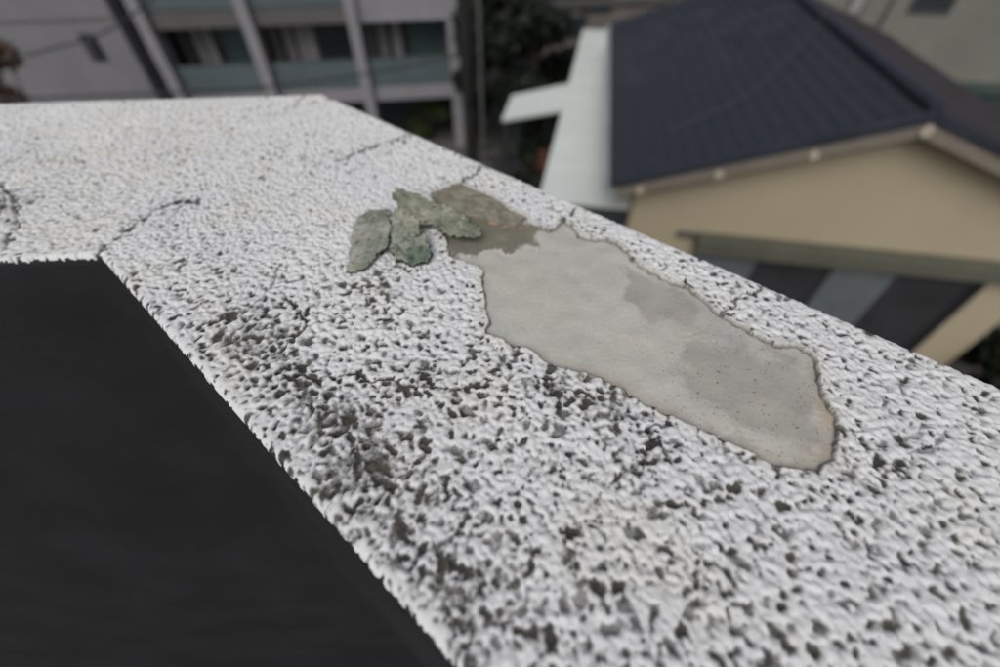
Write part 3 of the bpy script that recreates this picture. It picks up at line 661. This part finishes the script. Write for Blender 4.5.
# white metal annex roof left of the house, with its arm
zr = EYE[2] - 1.95 * a_
an = thing('annex_roof', 'long white sheet metal roof between the tiled house and dark trees', 'roof', flat(590, 150, zr) * [1, 1, 0] + [0, 0, GZ])
L0, L1 = flat(583, 29, zr), flat(541, 190, zr); L1 = L0 + (L1 - L0) * 1.03; K0 = flat(588, 203, zr); 
wd_ = 1.9
nseam = 9
for k in range(nseam):
    p0 = L0 + (L1 - L0) * (k / nseam); p1 = L0 + (L1 - L0) * ((k + 1) / nseam) ; dd = (p1 - p0) / np.linalg.norm(p1 - p0)
    MB().prism([p0 + dd * .006, p1 - dd * .006, p1 - dd * .006 + SX_ * wd_, p0 + dd * .006 + SX_ * wd_], (0, 0, -.06)).build('roof_panel', M['whitemetal'], an, .004)
    MB().tube([p1 - ZV * .002, p1 + SX_ * wd_ - ZV * .002], .012, 6).build('seam', M['whitemetal'], an)
arm = [flat(x, y, zr - .12) for x, y in ((502, 119), (512, 95), (570, 83), (566, 109))]
MB().prism(arm, (0, 0, -.08)).build('canopy_sheet', M['whitemetal'], an, .006)
for p in (arm[0], arm[1]): 
    c_ = p + (arm[2] - arm[1]) * .08; MB().tube([(c_[0], c_[1], GZ), (c_[0], c_[1], zr - .21)], .04).build('post', M['shade'], an)
for k in (0.02, .5, .97):
    c_ = L0 + (L1 - L0) * k + SX_ * .12; MB().tube([(c_[0], c_[1], GZ), (c_[0], c_[1], zr - .07)], .05).build('post', M['shade'], an)
c_ = L0 + SX_ * .5; MB().box((L0 + SX_ * .25) * [1, 1, 0] + [0, 0, GZ], (L1 - L0) * [1, 1, 0], SX_ * 1.6, ZV * (zr - .1 - GZ)).build('annex_wall', M['shade'], an)

# pale pipe rack under the near eave
pr = thing('rail_fence', 'pale horizontal rail beside the near eave of the tiled house', 'railing', flat(625, 200, zr))
p0, p1 = flat(606, 196, zr - .1), flat(650, 199, zr - .1)
for dz in (0, -.35): MB().tube([p0 + ZV * dz, p1 + ZV * dz], .05, 8).build('rail', M['pale'], pr)
for f_ in (.0, .5, 1.): 
    c_ = p0 + (p1 - p0) * f_; MB().tube([(c_[0], c_[1] + .06, GZ), (c_[0], c_[1] + .06, c_[2] + .05)], .035, 8).build('post', M['shade'], pr)

# ------------------------------------------------------------------ buildings farther off
def block(name, label, P, u, wid, dep, z0_, z1_, m):
    t_ = thing(name, label, 'building', np.array([P[0], P[1], z0_])); v = np.cross(ZV, u)
    MB().box(np.array([P[0], P[1], z0_]), u * wid, v * dep, ZV * (z1_ - z0_)).build('wall', m, t_, .02); return t_, u, v
D2 = 24.; pL = at(528, 50, D2)
tb, u, v = block('pink_building', 'dull pinkish building with small dark windows beyond the white roof', pL, fx, 9, 6, float(at(545, 58, D2)[2]) , -1.0, M['pink'])
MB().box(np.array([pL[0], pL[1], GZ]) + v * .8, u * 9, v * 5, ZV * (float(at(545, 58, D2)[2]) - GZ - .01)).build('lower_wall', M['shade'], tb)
def win(tb_, c, u_, v_, w_, h_, m=None):
    f_ = MB(); o0 = c - u_ * w_ / 2 - ZV * h_ / 2 - v_ * .06
    f_.box(o0, u_ * w_, v_ * .08, ZV * .06).box(o0 + ZV * (h_ - .06), u_ * w_, v_ * .08, ZV * .06).box(o0 + ZV * .06, u_ * .06, v_ * .08, ZV * (h_ - .12)).box(o0 + ZV * .06 + u_ * (w_ - .06), u_ * .06, v_ * .08, ZV * (h_ - .12))
    w0 = f_.build('window', M['frame'], tb_); MB().box(o0 + u_ * .06 + ZV * .06 + v_ * .03, u_ * (w_ - .12), v_ * .03, ZV * (h_ - .12)).build('pane', m or M['pane'], w0)
for x, y, ww, hh in ((576, 27, 1.0, .9), (560, 2, 1.6, .7), (596, 3, 1.6, .7), (546, 75, 3.2, 1.2)):
    win(tb, onto(x, y, pL, v), u, v, ww, hh)
MB().box(np.array([pL[0], pL[1], 0]) + ZV * float(at(550, 8, D2)[2]) - v * .12, u * 9, v * .12, ZV * .25).build('ledge', M['slab'], tb)
# upper right: warm grey wall, light end, pipe, gutter
D3 = 17.; pr_ = at(838, 20, D3); u3 = np.array([math.cos(math.radians(-9)), math.sin(math.radians(-9)), 0]); v3 = np.cross(ZV, u3)
pr3 = np.array([pr_[0] - 3, pr_[1], 0]) - u3 * 0 + v3 * .45
rb, _, _ = block('warm_grey_building', 'warm grey rendered building behind the tiled ridge, upper right, with a drainpipe', pr3, u3, 9.3, 7, GZ, 1, M['stone'])
s_e = onto(962, 40, pr3, v3); lw = np.array([pr3[0], pr3[1], 0]) + u3 * 9.31
lb, _, _ = block('light_grey_building', 'lighter grey wall at the upper right corner behind the tiled roof', lw - v3 * .3, u3, 9, 7, GZ, 1, M['lightwall'])
q0, q1 = onto(899, -10, pr3 - v3 * .1, v3), onto(880, 40, pr3 - v3 * .1, v3); MB().tube([(q0[0], q0[1], 1), (q0[0], q0[1], GZ)], .045, 8).build('drainpipe', M['frame'], rb)
win(rb, onto(936, -3, pr3, v3), u3, v3, 1.2, .8)
win(rb, onto(858, 2, pr3, v3), u3, v3, .5, .7, M['curtain'])
gq0 = onto(958, 85, pr3 - v3 * .4, v3); gq1 = gq0 + u3 * 6
MB().box(gq0, u3 * 8, v3 * .38, -ZV * .28).build('gutter', M['greenmetal'], rb, .02)
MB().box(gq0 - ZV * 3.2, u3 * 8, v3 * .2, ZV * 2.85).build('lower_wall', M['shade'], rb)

# ------------------------------------------------------------------ trees and shrubs
def tree(label, P, h, rad, nleaf, ml, leaf=.16, clumps=16, cat='tree', name='tree', low=.25, group=None):
    t_ = thing(name, label, cat, (P[0], P[1], GZ), group); base = np.array([P[0], P[1], GZ])
    cs = []
    for _ in range(clumps):
        th = rng.uniform(0, 2 * math.pi); rr2 = rad * math.sqrt(rng.random()) * .85; zz2 = h * (low + (1 - low) * rng.random())
        cs.append((base + [math.cos(th) * rr2, math.sin(th) * rr2, zz2], rad * rng.uniform(.22, .42)))
    tr = MB(); top_ = base + [rad * .1, 0, h * .8]; tr.tube([base, base + [0, .02 * h, h * .3], top_], [h * .02 + .03, h * .016 + .02, .02], 8)
    for c, r_ in cs[:12]:
        k = rng.uniform(.3, .7); s_ = base + (top_ - base) * k; tr.tube([s_, (s_ + c) / 2 + [0, 0, .1], c], [.04, .03, .012], 5)
    tr.build('trunk', M['bark'], t_)
    c = np.array([cs[i][0] for i in rng.integers(0, len(cs), nleaf)]); rr3 = np.array([x_[1] for x_ in cs])[rng.integers(0, len(cs), nleaf)]
    d = rng.standard_normal((nleaf, 3)); d /= np.linalg.norm(d, axis=1)[:, None]; pos = c + d * (rr3 * rng.random(nleaf) ** .4)[:, None]
    a1 = rng.standard_normal((nleaf, 3)); a1 /= np.linalg.norm(a1, axis=1)[:, None]; a2 = np.cross(a1, rng.standard_normal((nleaf, 3))); a2 /= np.linalg.norm(a2, axis=1)[:, None]
    sz_ = (leaf * rng.uniform(.6, 1.3, nleaf))[:, None]
    V = np.stack([pos - a1 * sz_, pos + a2 * sz_ * .45, pos + a1 * sz_, pos - a2 * sz_ * .45], 1).reshape(-1, 3)
    raw_mesh('crown', V, np.arange(nleaf * 4).reshape(-1, 4), {}, ml, t_, False)
for lab, x, y, D, h, r_, n_, ml in (
    ('tall dark evergreen behind the slim metal pole', 505, 60, 19, 7.6, 1.5, 6000, 'leafd'),
    ('dark evergreen standing left of the white roof', 530, 110, 17.5, 6.4, 1.5, 6000, 'leafd'),
    ('low dark tree under the white canopy arm', 520, 150, 11.5, 3.6, 1.2, 5000, 'leafd'),
    ('dark tree beside the foot of the white roof', 548, 150, 12.5, 3.6, 1.0, 4000, 'leafd'),
    ('dark tree directly behind the utility pole', 478, 40, 20, 8.2, 1.2, 4500, 'leafd'),
    ('dark tree filling the gap before the pinkish building', 545, 70, 20, 5.6, 1.6, 5000, 'leafd')):
    tree(lab, at(x, y, D), h, r_, n_, M[ml])
tree('added dark shrub blacking out lit ground by the right end of the beige gable wall', hp(WH + 1.15, .1, 0), 4.6, .95, 7000, M['leafd'], .10, 22, 'shrub', 'shrub', .0)  # invented shrub, there to darken ground the sun would light
tree('added low dark shrub covering lit ground before the right end of the beige gable wall', hp(WH + 1.0, -1.3, 0), 3.4, .9, 6000, M['leafd'], .10, 20, 'shrub', 'shrub', .0)  # second invented shrub, more dark cover over the lit gap
tree('green shrub in the open level under the balcony block', at(430, 118, 22.), 1.9, 1.0, 2500, M['leafg'], .12, 9, 'shrub', 'shrub', .1)
tree('russet brown tree at the left edge before the grey block', at(-16, 78, 13.5), 6.9, .95, 3200, M['leafb'], .13, 12, 'tree', 'tree', .55)
tree('pale flowering shrub at the foot of the slim pole', at(498, 163, 14.), 1.2, .55, 1500, M['flower'], .07, 7, 'shrub', 'shrub', .3)
rb2 = thing('garden_fence', 'short red-brown board fence below the white roof', 'fence', at(548, 165, 11.8) * [1, 1, 0] + [0, 0, GZ])
q = at(538, 165, 11.6)
for k in range(8):
    MB().box(np.array([q[0] + k * .13, q[1], GZ]), (.115, 0, 0), (0, .03, 0), (0, 0, q[2] - GZ + .4 + .03 * rng.random())).build('board', M['redbrick'], rb2)
for z in (.5, 1.3): MB().box(np.array([q[0], q[1] + .032, GZ + z]), (1.04, 0, 0), (0, .04, 0), (0, 0, .08)).build('rail', M['redbrick'], rb2)
# low grey wall and dark car-park edge under the balcony block
lwll = thing('boundary_wall', 'low grey concrete wall along the street under the balcony block', 'wall', at(430, 140, 16.6) * [1, 1, 0] + [0, 0, GZ])
MB().box(at(330, 140, 16.2) * [1, 1, 0] + [0, 0, GZ + .12], fx * 6.0, fy * .15, ZV * .75).build('panel', M['slab'], lwll, .01)
MB().box(at(330, 140, 16.2) * [1, 1, 0] + [0, 0, GZ + .872] - fy * .02, fx * 6.0, fy * .19, ZV * .06).build('cap', M['fin'], lwll, .005)
